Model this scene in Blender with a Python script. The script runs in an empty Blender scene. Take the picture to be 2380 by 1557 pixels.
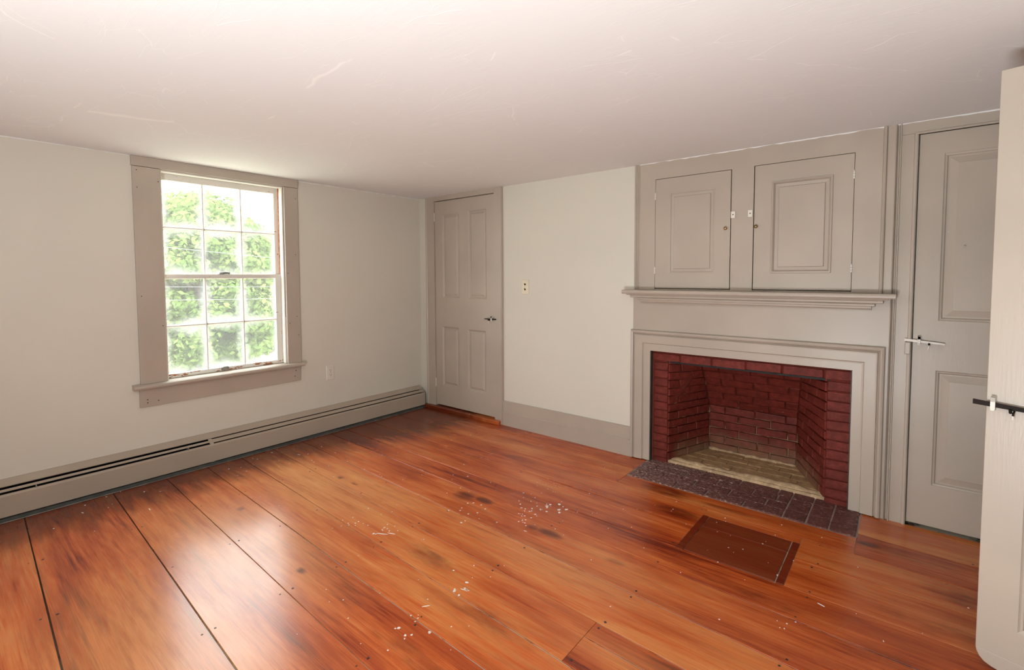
import bpy, bmesh, math, random
import numpy as np
from mathutils import Vector
R = random.Random(7)
S = bpy.context.scene
COL = S.collection

# ------------------------------------------------------------------ camera
cam_d = bpy.data.cameras.new('camera')
cam = bpy.data.objects.new('camera', cam_d)
COL.objects.link(cam)
S.camera = cam
F_PX, CX, CY = 1128.479, 1187.426, 697.874
YAW, PIT, ROL = math.radians(39.2106), math.radians(2.86206), math.radians(-0.21893)
CPOS = Vector((3.85905, -3.2623, 1.3218))
fw = Vector((-math.sin(YAW)*math.cos(PIT), math.cos(YAW)*math.cos(PIT), -math.sin(PIT)))
rt = Vector((math.cos(YAW), math.sin(YAW), 0))
up = rt.cross(fw)
r2 = rt*math.cos(ROL) + up*math.sin(ROL)
u2 = -rt*math.sin(ROL) + up*math.cos(ROL)
from mathutils import Matrix
cam.matrix_world = Matrix(((r2.x, u2.x, -fw.x, CPOS.x), (r2.y, u2.y, -fw.y, CPOS.y), (r2.z, u2.z, -fw.z, CPOS.z), (0, 0, 0, 1)))
cam_d.sensor_width = 36.0
cam_d.lens = F_PX/2380*36
cam_d.shift_x = (1190-CX)/2380
cam_d.shift_y = (CY-778.5)/2380
cam_d.clip_start = 0.02
cam_d.clip_end = 300

# ------------------------------------------------------------------ light
S.view_settings.view_transform = 'Standard'
S.view_settings.look = 'None'
S.view_settings.gamma = 1.0
S.view_settings.use_curve_mapping = False
S.view_settings.exposure = 0.86
W = bpy.data.worlds.new('overcast_sky')
S.world = W
W.use_nodes = True
bg = W.node_tree.nodes['Background']
bg.inputs[0].default_value = (0.96, 0.98, 1.0, 1)
bg.inputs[1].default_value = 5.6

def area(name, loc, size, size_y, power, direction, color=(1, 1, 1)):
    d = bpy.data.lights.new(name, 'AREA')
    d.shape = 'RECTANGLE'
    d.size, d.size_y, d.energy, d.color = size, size_y, power, color
    o = bpy.data.objects.new(name, d)
    COL.objects.link(o)
    o.location = loc
    o.rotation_euler = Vector(direction).to_track_quat('-Z', 'Y').to_euler()
    return o
# the photographer's flash head standing on the floor behind the camera, bounced off the ceiling
area('bounced_flash', (3.45, -4.05, 0.25), 0.6, 0.5, 54, (0.06, 0.40, 1.0), (0.89, 0.965, 1.0))

# ------------------------------------------------------------------ nodes
class NT:
    def __init__(s, name):
        s.m = bpy.data.materials.new(name)
        s.m.use_nodes = True
        s.t = s.m.node_tree
        s.b = s.t.nodes['Principled BSDF']
        s.out = s.t.nodes['Material Output']
    def n(s, typ, **kw):
        x = s.t.nodes.new(typ)
        for k, v in kw.items():
            setattr(x, k, v)
        return x
    def l(s, a, b): s.t.links.new(a, b)
    def put(s, sock, v):
        if hasattr(v, 'is_linked') or isinstance(v, bpy.types.NodeSocket): s.l(v, sock)
        elif isinstance(v, (tuple, list)) and len(v) == 3 and sock.type == 'RGBA': sock.default_value = (*v, 1)
        else: sock.default_value = v
    def math(s, op, a, b=0.0, c=None, clamp=False):
        x = s.n('ShaderNodeMath', operation=op, use_clamp=clamp)
        s.put(x.inputs[0], a); s.put(x.inputs[1], b)
        if c is not None: s.put(x.inputs[2], c)
        return x.outputs[0]
    def vmath(s, op, a, b=(0, 0, 0)):
        x = s.n('ShaderNodeVectorMath', operation=op)
        s.put(x.inputs[0], a); s.put(x.inputs[1], b)
        return x.outputs['Value'] if op in ('LENGTH', 'DOT_PRODUCT') else x.outputs[0]
    def mix(s, f, a, b, blend='MIX'):
        x = s.n('ShaderNodeMix', data_type='RGBA', blend_type=blend)
        s.put(x.inputs[0], f); s.put(x.inputs[6], a); s.put(x.inputs[7], b)
        return x.outputs[2]
    def rng(s, v, a, b, c=0.0, d=1.0, smooth=True):
        x = s.n('ShaderNodeMapRange', interpolation_type='SMOOTHSTEP' if smooth else 'LINEAR')
        for i, q in enumerate((v, a, b, c, d)): s.put(x.inputs[i], q)
        return x.outputs[0]
    def pos(s): return s.n('ShaderNodeNewGeometry').outputs['Position']
    def noise(s, vec, scale=5.0, detail=3.0, rough=0.5, dist=0.0):
        x = s.n('ShaderNodeTexNoise')
        s.put(x.inputs['Vector'], vec)
        x.inputs['Scale'].default_value = scale; x.inputs['Detail'].default_value = detail
        x.inputs['Roughness'].default_value = rough; x.inputs['Distortion'].default_value = dist
        return x.outputs[0]
    def bump(s, h, strength=0.3, dist=0.01):
        x = s.n('ShaderNodeBump')
        x.inputs['Strength'].default_value = strength; x.inputs['Distance'].default_value = dist
        s.l(h, x.inputs['Height']); s.l(x.outputs[0], s.b.inputs['Normal'])
    def set(s, col=None, rough=None, metal=None, spec=None):
        if col is not None: s.put(s.b.inputs['Base Color'], col)
        if rough is not None: s.put(s.b.inputs['Roughness'], rough)
        if metal is not None: s.b.inputs['Metallic'].default_value = metal
        if spec is not None: s.b.inputs['Specular IOR Level'].default_value = spec
        return s.m

def paint(name, col, rough=0.4, brush=(60, 60, 6), bstr=0.08, var=0.05, spec=0.4):
    t = NT(name); p = t.pos()
    n = t.noise(t.vmath('MULTIPLY', p, brush), 3.0, 3)
    v = t.noise(p, 2.3, 2)
    c = t.mix(t.rng(v, .3, .7), tuple(x*(1-var) for x in col), tuple(min(1, x*(1+var)) for x in col))
    chip = t.noise(p, 38.0, 2)
    c = t.mix(t.rng(chip, .80, .82), c, (.70, .66, .58))
    t.bump(n, bstr, 0.004)
    return t.set(c, rough, spec=spec)

M = {}
M['taupe'] = paint('taupe_trim_paint', (0.465, 0.400, 0.335), 0.36)
M['taupe_v'] = M['taupe']
M['metal_taupe'] = paint('taupe_heater_enamel', (0.43, 0.36, 0.29), 0.4, (4, 4, 4), 0.02)
M['white'] = paint('old_white_paint', (0.78, 0.75, 0.68), 0.45)

def plaster(name, col, scale=1.0, crack=False):
    t = NT(name); p = t.pos()
    lump = t.noise(p, 2.2, 4, .55)
    fine = t.noise(p, 45.0, 3)
    h = t.math('ADD', lump, t.math('MULTIPLY', fine, .05))
    if crack:
        st = t.noise(t.vmath('MULTIPLY', p, (2.2, 30.0, 1)), 1.6, 4, .62)
        h = t.math('ADD', h, t.math('MULTIPLY', st, .12))
        line = None
        for sc_, th_, g0 in (((.55, 2.0, 1), .0045, .47), ((2.4, 7.0, 1), .010, .54)):
            w = t.n('ShaderNodeTexVoronoi', feature='DISTANCE_TO_EDGE')
            wv = t.vmath('ADD', p, t.vmath('MULTIPLY', t.n_col(p, 5.0), (.10, .10, 0)))
            t.put(w.inputs['Vector'], t.vmath('MULTIPLY', wv, sc_)); w.inputs['Scale'].default_value = 1.3
            q_ = t.math('MULTIPLY', t.rng(w.outputs['Distance'], .0, th_, 1.0, 0.0), t.rng(t.noise(p, 6.0, 2), g0, g0+.05))
            line = q_ if line is None else t.math('MAXIMUM', line, q_)
        h = t.math('ADD', h, t.math('MULTIPLY', line, .10))
        c = t.mix(t.math('MULTIPLY', line, .55), col, (.95, .94, .91))
    else:
        c = t.mix(t.rng(t.noise(p, 1.4, 3), .3, .7), tuple(x*.965 for x in col), col)
        d = t.noise(p, 26.0, 2)
        c = t.mix(t.rng(d, .795, .83), c, (.42, .38, .33))
    t.bump(h, .22, .02)
    return t.set(c, .85, spec=.2)
def _ncol(t, p, scale):
    x = t.n('ShaderNodeTexNoise'); t.put(x.inputs['Vector'], p); x.inputs['Scale'].default_value = scale
    return x.outputs['Color']
NT.n_col = _ncol
M['wall'] = plaster('warm_white_wall_paint', (0.70, 0.665, 0.585))
M['ceiling'] = plaster('white_ceiling_plaster', (0.80, 0.795, 0.785), crack=True)

def blobs(t, p, lst):
    acc = None
    for (x, y, rx, ry, a) in lst:
        d = t.vmath('LENGTH', t.vmath('MULTIPLY', t.vmath('SUBTRACT', p, (x, y, 0)), (1/rx, 1/ry, 0)))
        v = t.rng(d, .15, 1.0, a, 0.0)
        acc = v if acc is None else t.math('MAXIMUM', acc, v)
    return acc

def wood_floor(name, tint=1.0, dark=0.0):
    t = NT(name); p = t.pos()
    rnd = t.n('ShaderNodeObjectInfo').outputs['Random']
    off = t.n('ShaderNodeCombineXYZ')
    t.l(t.math('MULTIPLY', rnd, 37.0), off.inputs[0]); t.l(t.math('MULTIPLY', rnd, 91.0), off.inputs[1])
    q = t.vmath('ADD', p, off.outputs[0])
    sx = t.n('ShaderNodeSeparateXYZ'); t.l(q, sx.inputs[0])
    warp = t.noise(t.vmath('MULTIPLY', q, (.8, 3.2, 1)), 1.0, 2)
    ring = t.math('SINE', t.math('ADD', t.math('MULTIPLY', sx.outputs[1], 210.0), t.math('MULTIPLY', warp, 75.0)))
    g1 = t.noise(t.vmath('MULTIPLY', q, (1.6, 42.0, 1)), 1.0, 4, .6)
    g2 = t.noise(t.vmath('MULTIPLY', q, (6.0, 230.0, 1)), 1.0, 3, .6)
    broad = t.noise(t.vmath('MULTIPLY', q, (.8, 4.2, 1)), 1.3, 4, .6)
    v = t.math('ADD', t.math('MULTIPLY', g1, .46), t.math('ADD', t.math('MULTIPLY', broad, .70), t.math('MULTIPLY', rnd, .15)))
    v = t.math('ADD', v, t.math('ADD', t.math('MULTIPLY', t.math('SUBTRACT', g2, .5), .26), t.math('MULTIPLY', ring, .013)))
    v = t.math('ADD', v, -.045)
    cr = t.n('ShaderNodeValToRGB')
    e = cr.color_ramp.elements
    e[0].position = .40; e[0].color = (.16, .016, .003, 1)
    e[1].position = .78; e[1].color = (.76, .275, .078, 1)
    for pos_, c_ in ((.49, (.38, .055, .0085)), (.60, (.62, .128, .023))):
        k = e.new(pos_); k.color = (*c_, 1)
    t.l(v, cr.inputs[0])
    c = cr.outputs[0]
    # worn boards under the window, paler for its glare painted into the colour
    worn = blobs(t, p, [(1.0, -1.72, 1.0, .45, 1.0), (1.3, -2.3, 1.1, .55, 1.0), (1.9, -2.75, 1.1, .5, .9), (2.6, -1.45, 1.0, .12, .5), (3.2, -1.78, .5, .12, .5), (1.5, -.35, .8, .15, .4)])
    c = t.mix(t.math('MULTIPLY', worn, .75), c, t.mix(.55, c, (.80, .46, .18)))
    # redder patches where old stain has soaked in, broken up along the grain
    rp = t.noise(t.vmath('MULTIPLY', p, (.75, 6.5, 1)), 1.5, 5, .66)
    rp = t.math('ADD', rp, t.math('MULTIPLY', t.math('SUBTRACT', g1, .5), .8))
    c = t.mix(t.math('MULTIPLY', t.rng(rp, .42, .74), .85), c, t.mix(.35, (.30, .038, .007), c))
    # dark stained border and burn marks
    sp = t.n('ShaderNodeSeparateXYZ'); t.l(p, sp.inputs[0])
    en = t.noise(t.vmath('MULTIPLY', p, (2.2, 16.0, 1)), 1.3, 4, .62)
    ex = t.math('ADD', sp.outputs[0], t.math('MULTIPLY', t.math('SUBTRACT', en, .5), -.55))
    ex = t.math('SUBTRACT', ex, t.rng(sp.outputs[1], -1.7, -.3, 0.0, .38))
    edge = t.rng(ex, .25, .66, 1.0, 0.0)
    mask = blobs(t, p, [(1.83, -1.225, .15, .10, .8), (1.96, -1.195, .13, .055, .95), (2.47, -1.255, .15, .06, .85), (2.37, -1.26, .08, .05, .7),
                        (.25, -.85, .6, .16, .75), (.35, -.35, .7, .22, .7), (.9, -.45, .35, .07, .5), (2.75, -.40, .32, .15, .72), (2.9, -.62, .26, .13, .7),
                        (1.75, -.55, .35, .12, .45), (3.75, -.36, .10, .05, .9), (3.85, -.38, .5, .12, .5), (4.1, -.62, .35, .16, .55), (3.4, -1.12, .6, .09, .5),
                        (2.15, -1.78, .35, .11, .6), (2.65, -1.92, .45, .10, .55), (2.85, -1.27, .12, .05, .55), (2.6, -2.22, .6, .09, .5),
                        (3.1, -.42, .35, .05, .6), (4.0, -.90, .5, .10, .5), (1.95, -1.62, .2, .06, .4), (3.9, -1.2, .4, .12, .45), (.35, -2.95, .35, .12, .5)])
    mn = t.noise(t.vmath('MULTIPLY', p, (3.0, 11.0, 1)), 3.0, 4, .6)
    mask = t.rng(t.math('ADD', mask, t.math('MULTIPLY', t.math('SUBTRACT', mn, .5), .7)), .25, .95)
    tot = t.math('MAXIMUM', t.math('MULTIPLY', edge, .95), mask)
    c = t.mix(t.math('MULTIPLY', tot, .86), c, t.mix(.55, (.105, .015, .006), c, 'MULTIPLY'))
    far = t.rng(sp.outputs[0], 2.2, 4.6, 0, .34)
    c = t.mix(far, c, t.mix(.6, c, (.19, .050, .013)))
    # knots
    w = t.n('ShaderNodeTexVoronoi', feature='F1'); t.put(w.inputs['Vector'], t.vmath('MULTIPLY', q, (1.5, 3.6, 0))); w.inputs['Scale'].default_value = 1.1
    kd = t.rng(w.outputs['Distance'], .03, .10, 1.0, 0.0)
    kg = t.rng(t.noise(q, 9.0, 2), .45, .6)
    c = t.mix(t.math('MULTIPLY', t.math('MULTIPLY', kd, kg), .8), c, (.07, .018, .008))
    # small white paint flecks ground into the finish
    f = t.noise(p, 95.0, 1)
    fg = t.rng(t.noise(p, 3.0, 2), .5, .7)
    c = t.mix(t.math('MULTIPLY', t.rng(f, .845, .86), fg), c, (.78, .72, .64))
    if dark: c = t.mix(dark, c, (.125, .014, .005))
    t.bump(g2, .05, .003)
    rg = t.rng(t.noise(p, 2.5, 2), 0.0, 1.0, .15, .35, False)
    return t.set(c, rg, spec=.55)
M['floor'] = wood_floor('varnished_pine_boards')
M['hatch'] = wood_floor('dark_stained_hatch_board', dark=.84)
M['hatch_b'] = wood_floor('dark_stained_batten', dark=.86)

def seam():
    t = NT('dusty_board_joint_filler'); p = t.pos()
    sp = t.n('ShaderNodeSeparateXYZ'); t.l(p, sp.inputs[0])
    g = t.rng(t.math('ADD', sp.outputs[0], t.math('MULTIPLY', sp.outputs[1], .8)), -1.2, .9)
    n = t.rng(t.noise(p, 14.0, 3), .28, .50)
    c = t.mix(t.math('MULTIPLY', n, g), (.045, .035, .028), (.54, .49, .40))
    return t.set(c, .9, spec=.1)
M['seam'] = seam()

def brick_mat(name, col, dust=0.0, scuff=0.0, mort=False, soot=False):
    t = NT(name); p = t.pos()
    rnd = t.n('ShaderNodeObjectInfo').outputs['Random']
    n = t.noise(p, 30.0, 4, .6)
    c = t.mix(t.rng(n, .3, .75), tuple(x*.72 for x in col), tuple(x*1.25 for x in col))
    c = t.mix(t.math('MULTIPLY', rnd, .30), c, tuple(x*.55 for x in col))
    sp = t.n('ShaderNodeSeparateXYZ'); t.l(p, sp.inputs[0])
    if dust:
        # ash and mortar dust gathered low in the firebox
        low = t.rng(t.math('ADD', sp.outputs[2], t.math('MULTIPLY', t.noise(p, 9.0, 3), .16)), .08, .27, .75, 0.0)
        inn = t.rng(sp.outputs[1], .05, .16)
        c = t.mix(t.math('MULTIPLY', t.math('MULTIPLY', low, inn), dust), c, (.34, .25, .14))
        wh = t.math('MULTIPLY', t.rng(t.noise(t.vmath('MULTIPLY', p, (22, 22, 60)), 1.6, 3), .72, .76), t.rng(sp.outputs[1], .2, .4))
        c = t.mix(t.math('MULTIPLY', wh, .7*dust), c, (.52, .40, .32))
    if scuff:
        s1 = t.noise(t.vmath('MULTIPLY', p, (22, 50, 1)), 2.2, 4, .68)
        lft = t.rng(sp.outputs[0], 2.4, 3.6, .50, .59)
        c = t.mix(t.math('MULTIPLY', t.rng(t.math('SUBTRACT', s1, lft), -.02, .08), scuff), c, (.46, .35, .31))
    t.bump(t.noise(p, 70.0, 4, .65), .5, .006)
    return t.set(c, .55 if not mort else .8, spec=.22)
M['brick'] = brick_mat('maroon_painted_brick', (.175, .028, .019), dust=.6)
M['hearth'] = brick_mat('worn_purple_hearth_brick', (.155, .058, .049), scuff=.9)
M['inner_hearth'] = brick_mat('ashy_tan_firebrick', (.52, .345, .18))
M['mortar_light'] = brick_mat('crumbling_tan_mortar', (.58, .41, .25), mort=True)
M['hearth_joint'] = brick_mat('grey_pink_joint_mortar', (.42, .33, .29), mort=True)

def mortar():
    t = NT('painted_mortar'); p = t.pos()
    sp = t.n('ShaderNodeSeparateXYZ'); t.l(p, sp.inputs[0])
    n = t.noise(p, 16.0, 3)
    inn = t.rng(sp.outputs[1], .04, .10)
    low = t.rng(sp.outputs[2], .05, .62, 1.0, .0)
    f = t.math('MULTIPLY', inn, t.rng(t.math('ADD', n, t.math('MULTIPLY', low, .40)), .62, .95))
    c = t.mix(f, (.125, .022, .015), (.38, .26, .16))
    t.bump(t.noise(p, 60.0, 3), .5, .004)
    return t.set(c, .85, spec=.2)
M['mortar'] = mortar()

def plain(name, col, rough=.5, metal=0.0, spec=.4, nscale=20.0, var=.2):
    t = NT(name); p = t.pos()
    n = t.noise(p, nscale, 3)
    c = t.mix(t.rng(n, .3, .7), tuple(x*(1-var) for x in col), tuple(min(1, x*(1+var)) for x in col))
    return t.set(c, rough, metal, spec)
M['iron'] = plain('dark_wrought_iron', (.014, .009, .007), .65, 0, .2)
M['iron_bar'] = plain('sooty_iron_bar', (.022, .024, .024), .6, .5)
M['soot'] = plain('soot', (.018, .012, .010), .9, 0, .1)
M['black'] = plain('black_void', (.008, .008, .008), .8, 0, .1)
M['slate'] = plain('dark_grey_enamel', (.055, .058, .055), .45, 0, .3)
M['zinc'] = plain('dull_grey_metal', (.30, .30, .28), .4, .6)
M['brass'] = plain('aged_brass', (.32, .22, .10), .35, .9)
M['plate_white'] = plain('white_plastic', (.76, .70, .62), .35, 0, .4, 8, .03)
M['plate_cream'] = plain('yellowed_plastic', (.74, .66, .49), .4, 0, .4, 8, .05)
M['wire_white'] = plain('weathered_white_cable', (.22, .24, .22), .8)
M['raw_wood'] = plain('bare_pine_wood', (.42, .17, .075), .6, 0, .3, 30, .35)
M['chip'] = plain('white_paint_drip', (.86, .80, .74), .4, 0, .4, 5, .03)
M['nail'] = plain('worn_iron_nail', (.075, .060, .055), .45, .6, .4)

def sash(name, thr):
    t = NT(name); p = t.pos()
    n = t.noise(t.vmath('MULTIPLY', p, (40, 14, 40)), 1.0, 5, .65)
    fl = t.rng(n, thr, thr+.025)
    c = t.mix(fl, (.74, .71, .655), (.36, .15, .075))
    dk = t.rng(t.noise(p, 60.0, 3), .68, .72)
    c = t.mix(t.math('MULTIPLY', dk, .55), c, (.30, .25, .21))
    t.bump(t.math('MULTIPLY', fl, -1.0), .3, .003)
    return t.set(c, .5, spec=.35)
M['sash'] = sash('peeling_white_sash_paint', .655)
M['sash_worn'] = sash('badly_peeling_sash_paint', .53)

def pane_mat():
    t = NT('smeared_old_window_glass'); p = t.pos()
    tc = t.n('ShaderNodeTexCoord').outputs['Generated']
    sp = t.n('ShaderNodeSeparateXYZ'); t.l(tc, sp.inputs[0])
    def edge(o):
        return t.math('MULTIPLY', t.math('ABSOLUTE', t.math('SUBTRACT', o, .5)), 2.0)
    e = t.math('MAXIMUM', edge(sp.outputs[1]), edge(sp.outputs[2]))
    n = t.noise(p, 7.0, 4, .6)
    d = t.rng(t.math('ADD', e, t.math('MULTIPLY', t.math('SUBTRACT', n, .5), .9)), .55, 1.15, .045, .16)
    tr = t.n('ShaderNodeBsdfTransparent'); tr.inputs[0].default_value = (.97, .98, .97, 1)
    tl = t.n('ShaderNodeBsdfTranslucent'); tl.inputs[0].default_value = (.88, .89, .85, 1)
    df = t.n('ShaderNodeBsdfDiffuse'); df.inputs[0].default_value = (.7, .7, .67, 1)
    gl = t.n('ShaderNodeBsdfGlossy'); gl.inputs['Roughness'].default_value = .03
    m0 = t.n('ShaderNodeMixShader'); m0.inputs[0].default_value = .25; t.l(tl.outputs[0], m0.inputs[1]); t.l(df.outputs[0], m0.inputs[2])
    m1 = t.n('ShaderNodeMixShader'); t.l(d, m1.inputs[0]); t.l(tr.outputs[0], m1.inputs[1]); t.l(m0.outputs[0], m1.inputs[2])
    m2 = t.n('ShaderNodeMixShader'); m2.inputs[0].default_value = .04; t.l(m1.outputs[0], m2.inputs[1]); t.l(gl.outputs[0], m2.inputs[2])
    t.l(m2.outputs[0], t.out.inputs['Surface'])
    return t.m
M['pane'] = pane_mat()

def leaf_mat(name, c0, c1):
    t = NT(name)
    n = t.noise(t.pos(), 1.6, 3)
    c = t.mix(t.rng(n, .3, .7), c0, c1)
    df = t.n('ShaderNodeBsdfDiffuse'); t.l(c, df.inputs[0])
    tl = t.n('ShaderNodeBsdfTranslucent'); t.l(c, tl.inputs[0])
    m = t.n('ShaderNodeMixShader'); m.inputs[0].default_value = .4
    t.l(df.outputs[0], m.inputs[1]); t.l(tl.outputs[0], m.inputs[2]); t.l(m.outputs[0], t.out.inputs['Surface'])
    return t.m
M['leaf'] = leaf_mat('maple_leaves', (.085, .15, .035), (.21, .29, .085))
M['leaf2'] = leaf_mat('shrub_leaves', (.07, .13, .035), (.16, .235, .075))
M['bark'] = plain('grey_bark', (.12, .095, .075), .9, 0, .1)
M['grass'] = plain('yard_paled_for_bounce', (.40, .40, .30), .9, 0, .1, 3.0)  # ground lightened to bounce daylight up to the ceiling; the gravel is invented

# ------------------------------------------------------------------ mesh helpers
class MB:
    """collects shapes that become ONE mesh object"""
    def __init__(s): s.V, s.F = [], []
    def add(s, V, F):
        k = len(s.V); s.V += [tuple(v) for v in V]; s.F += [tuple(i+k for i in f) for f in F]; return s
    def box(s, x0, x1, y0, y1, z0, z1):
        return s.add([(x0, y0, z0), (x1, y0, z0), (x1, y1, z0), (x0, y1, z0), (x0, y0, z1), (x1, y0, z1), (x1, y1, z1), (x0, y1, z1)],
                     [(0, 3, 2, 1), (4, 5, 6, 7), (0, 1, 5, 4), (1, 2, 6, 5), (2, 3, 7, 6), (3, 0, 4, 7)])
    def prism(s, P, axis, a, b):
        """closed 2-D outline P pushed along axis from a to b"""
        n = len(P)
        def pt(q, w):
            return {0: (w, q[0], q[1]), 1: (q[0], w, q[1]), 2: (q[0], q[1], w)}[axis]
        V = [pt(q, a) for q in P] + [pt(q, b) for q in P]
        Fc = [tuple(range(n))[::-1], tuple(range(n, 2*n))] + [(i, (i+1) % n, n+(i+1) % n, n+i) for i in range(n)]
        return s.add(V, Fc)
    def tube(s, pts, rad, n=8, cap=True):
        pts = [Vector(p) for p in pts]
        rr = rad if isinstance(rad, (list, tuple)) else [rad]*len(pts)
        V, Fc = [], []
        for i, p in enumerate(pts):
            d = (pts[min(i+1, len(pts)-1)]-pts[max(i-1, 0)]).normalized()
            a = d.orthogonal().normalized() if i == 0 else (a - d*a.dot(d)).normalized()
            b = d.cross(a)
            for k in range(n):
                w = 2*math.pi*k/n
                V.append(p + (a*math.cos(w)+b*math.sin(w))*rr[i])
        for i in range(len(pts)-1):
            for k in range(n):
                Fc.append((i*n+k, i*n+(k+1) % n, (i+1)*n+(k+1) % n, (i+1)*n+k))
        if cap:
            Fc.append(tuple(range(n))[::-1]); Fc.append(tuple(range((len(pts)-1)*n, len(pts)*n)))
        return s.add(V, Fc)
    def rings(s, loops, cap0=False, cap1=True):
        n = len(loops[0]); V = [v for L in loops for v in L]; Fc = []
        for i in range(len(loops)-1):
            for k in range(n):
                Fc.append((i*n+k, i*n+(k+1) % n, (i+1)*n+(k+1) % n, (i+1)*n+k))
        if cap0: Fc.append(tuple(range(n))[::-1])
        if cap1: Fc.append(tuple(range((len(loops)-1)*n, len(loops)*n)))
        return s.add(V, Fc)
    def holes(s, a0, a1, b0, b1, holes, d0, d1, axis=1):
        """slab in the (a,b) plane with rectangular holes, thickness d0..d1 along axis (1: a=x,b=z ; 0: a=y,b=z ; 2: a=x,b=y)"""
        A = sorted({a0, a1, *[h[0] for h in holes], *[h[1] for h in holes]}); A = [a for a in A if a0 <= a <= a1]
        B = sorted({b0, b1, *[h[2] for h in holes], *[h[3] for h in holes]}); B = [b for b in B if b0 <= b <= b1]
        sol = {}
        for i in range(len(A)-1):
            for j in range(len(B)-1):
                ca, cb = (A[i]+A[i+1])/2, (B[j]+B[j+1])/2
                sol[i, j] = not any(h[0] < ca < h[1] and h[2] < cb < h[3] for h in holes)
        idx = {}; V = []; Fc = []
        def vid(i, j, k):
            if (i, j, k) not in idx:
                idx[i, j, k] = len(V); d = (d0, d1)[k]
                V.append({1: (A[i], d, B[j]), 0: (d, A[i], B[j]), 2: (A[i], B[j], d)}[axis])
            return idx[i, j, k]
        for (i, j), q in sol.items():
            if not q: continue
            for k in (0, 1): Fc.append((vid(i, j, k), vid(i+1, j, k), vid(i+1, j+1, k), vid(i, j+1, k)))
            for di, dj, e in ((-1, 0, ((i, j), (i, j+1))), (1, 0, ((i+1, j), (i+1, j+1))), (0, -1, ((i, j), (i+1, j))), (0, 1, ((i, j+1), (i+1, j+1)))):
                if not sol.get((i+di, j+dj), False):
                    (p, q1), (r, s1) = e
                    Fc.append((vid(p, q1, 0), vid(r, s1, 0), vid(r, s1, 1), vid(p, q1, 1)))
        return s.add(V, Fc)

ORG = {}
def obj(name, mb, mat, parent=None, bevel=0.0, smooth=False, seg=2, T=None, origin=None, warp=None, kind=None, label=None):
    V = [Vector(v) for v in mb.V]
    if T: V = [Vector(T(*v)) for v in V]
    if origin is None:
        lo = [min(v[i] for v in V) for i in range(3)]; hi = [max(v[i] for v in V) for i in range(3)]
        origin = Vector(((lo[0]+hi[0])/2, (lo[1]+hi[1])/2, lo[2]))
    origin = Vector(origin)
    me = bpy.data.meshes.new(name)
    me.from_pydata([tuple(v-origin) for v in V], [], mb.F)
    bm = bmesh.new(); bm.from_mesh(me)
    bmesh.ops.recalc_face_normals(bm, faces=bm.faces)
    bm.to_mesh(me); bm.free()
    if smooth:
        me.polygons.foreach_set('use_smooth', [True]*len(me.polygons))
    me.materials.append(mat)
    o = bpy.data.objects.new(name, me); COL.objects.link(o)
    ORG[o.name] = origin
    if parent: o.parent = parent; o.location = origin - ORG[parent.name]
    else: o.location = origin
    if bevel:
        b = o.modifiers.new('bevel', 'BEVEL'); b.width = bevel; b.segments = seg; b.limit_method = 'ANGLE'; b.angle_limit = math.radians(40)
        b.harden_normals = False
    if kind: o['kind'] = kind
    if label: o['label'] = label
    return o
def thing(name, label, cat, loc, kind=None, group=None):
    o = bpy.data.objects.new(name, None); COL.objects.link(o)
    o.empty_display_size = .1; o.location = loc; ORG[o.name] = Vector(loc)
    tag(o, label, cat, kind, group); return o
def tag(o, label, cat, kind=None, group=None):
    o['label'] = label; o['category'] = cat
    if kind: o['kind'] = kind
    if group: o['group'] = group
    return o
def rect(x0, x1, z0, z1, y): return [(x0, y, z0), (x1, y, z0), (x1, y, z1), (x0, y, z1)]
def panel(x0, x1, z0, z1, yf, prof, back=None):
    """panel facing -y : nested rings (inset, depth behind the face)"""
    mb = MB()
    return mb.rings([rect(x0+i, x1-i, z0+i, z1-i, yf+d) for i, d in prof])
def u_frame(xa, xb, zt, prof, zb=0.0):
    """mitred three-sided architrave; prof = (inset from outside, y)"""
    mb = MB(); loops = []
    for i, y in prof:
        loops.append([(xa+i, y, zb), (xa+i, y, zt-i), (xb-i, y, zt-i), (xb-i, y, zb)])
    V = [v for L in loops for v in L]; Fc = []
    for r in range(len(loops)-1):
        for k in range(3): Fc.append((r*4+k, r*4+k+1, (r+1)*4+k+1, (r+1)*4+k))
    n = len(loops)
    Fc.append(tuple(i*4 for i in range(n))); Fc.append(tuple(i*4+3 for i in range(n))[::-1])
    for k in range(3): Fc.append((k, (n-1)*4+k, (n-1)*4+k+1, k+1))
    return mb.add(V, Fc)

H = 2.10
XR, YR = 4.82, -4.30
# ------------------------------------------------------------------ shell
mb = MB(); mb.holes(-.15, 2.345, 0, H, [(.226, 1.012, -1, 2.056)], .008, .06); mb.holes(-.15, XR+.13, -.06, H, [(2.45, 3.66, -1, .845)], .06, .2)
tag(obj('wall_back', mb, M['wall'], kind='structure'), 'warm white plaster wall with the fireplace and two closed doors', 'wall')
mb = MB(); mb.holes(YR-.15, .008, -.06, H, [(-2.232, -1.378, .60, 2.05)], -.15, 0, axis=0)
tag(obj('wall_left', mb, M['wall'], kind='structure'), 'warm white plaster wall around the sash window', 'wall')
mb = MB(); mb.holes(YR-.15, .06, -.06, H, [(-2.09, -1.262, -1, 2.0)], XR, XR+.13, axis=0)
tag(obj('wall_right', mb, M['wall'], kind='structure'), 'plaster wall on the right with the open doorway', 'wall')
mb = MB(); mb.holes(-.15, XR+.13, -.06, H, [], YR-.15, YR)
tag(obj('wall_rear', mb, M['wall'], kind='structure'), 'plain plaster wall behind the camera', 'wall')
mb = MB(); mb.box(XR+.13, XR+1.2, -2.7, -2.6, -.06, H); mb.box(XR+.13, XR+1.2, -.7, -.6, -.06, H); mb.box(XR+1.1, XR+1.2, -2.6, -.7, -.06, H)
tag(obj('wall_hall', mb, M['wall'], kind='structure'), 'plain plaster walls of the hall beyond the open door', 'wall')
mb = MB(); mb.box(-.15, XR+1.2, YR-.15, .2, H, H+.12)
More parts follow.
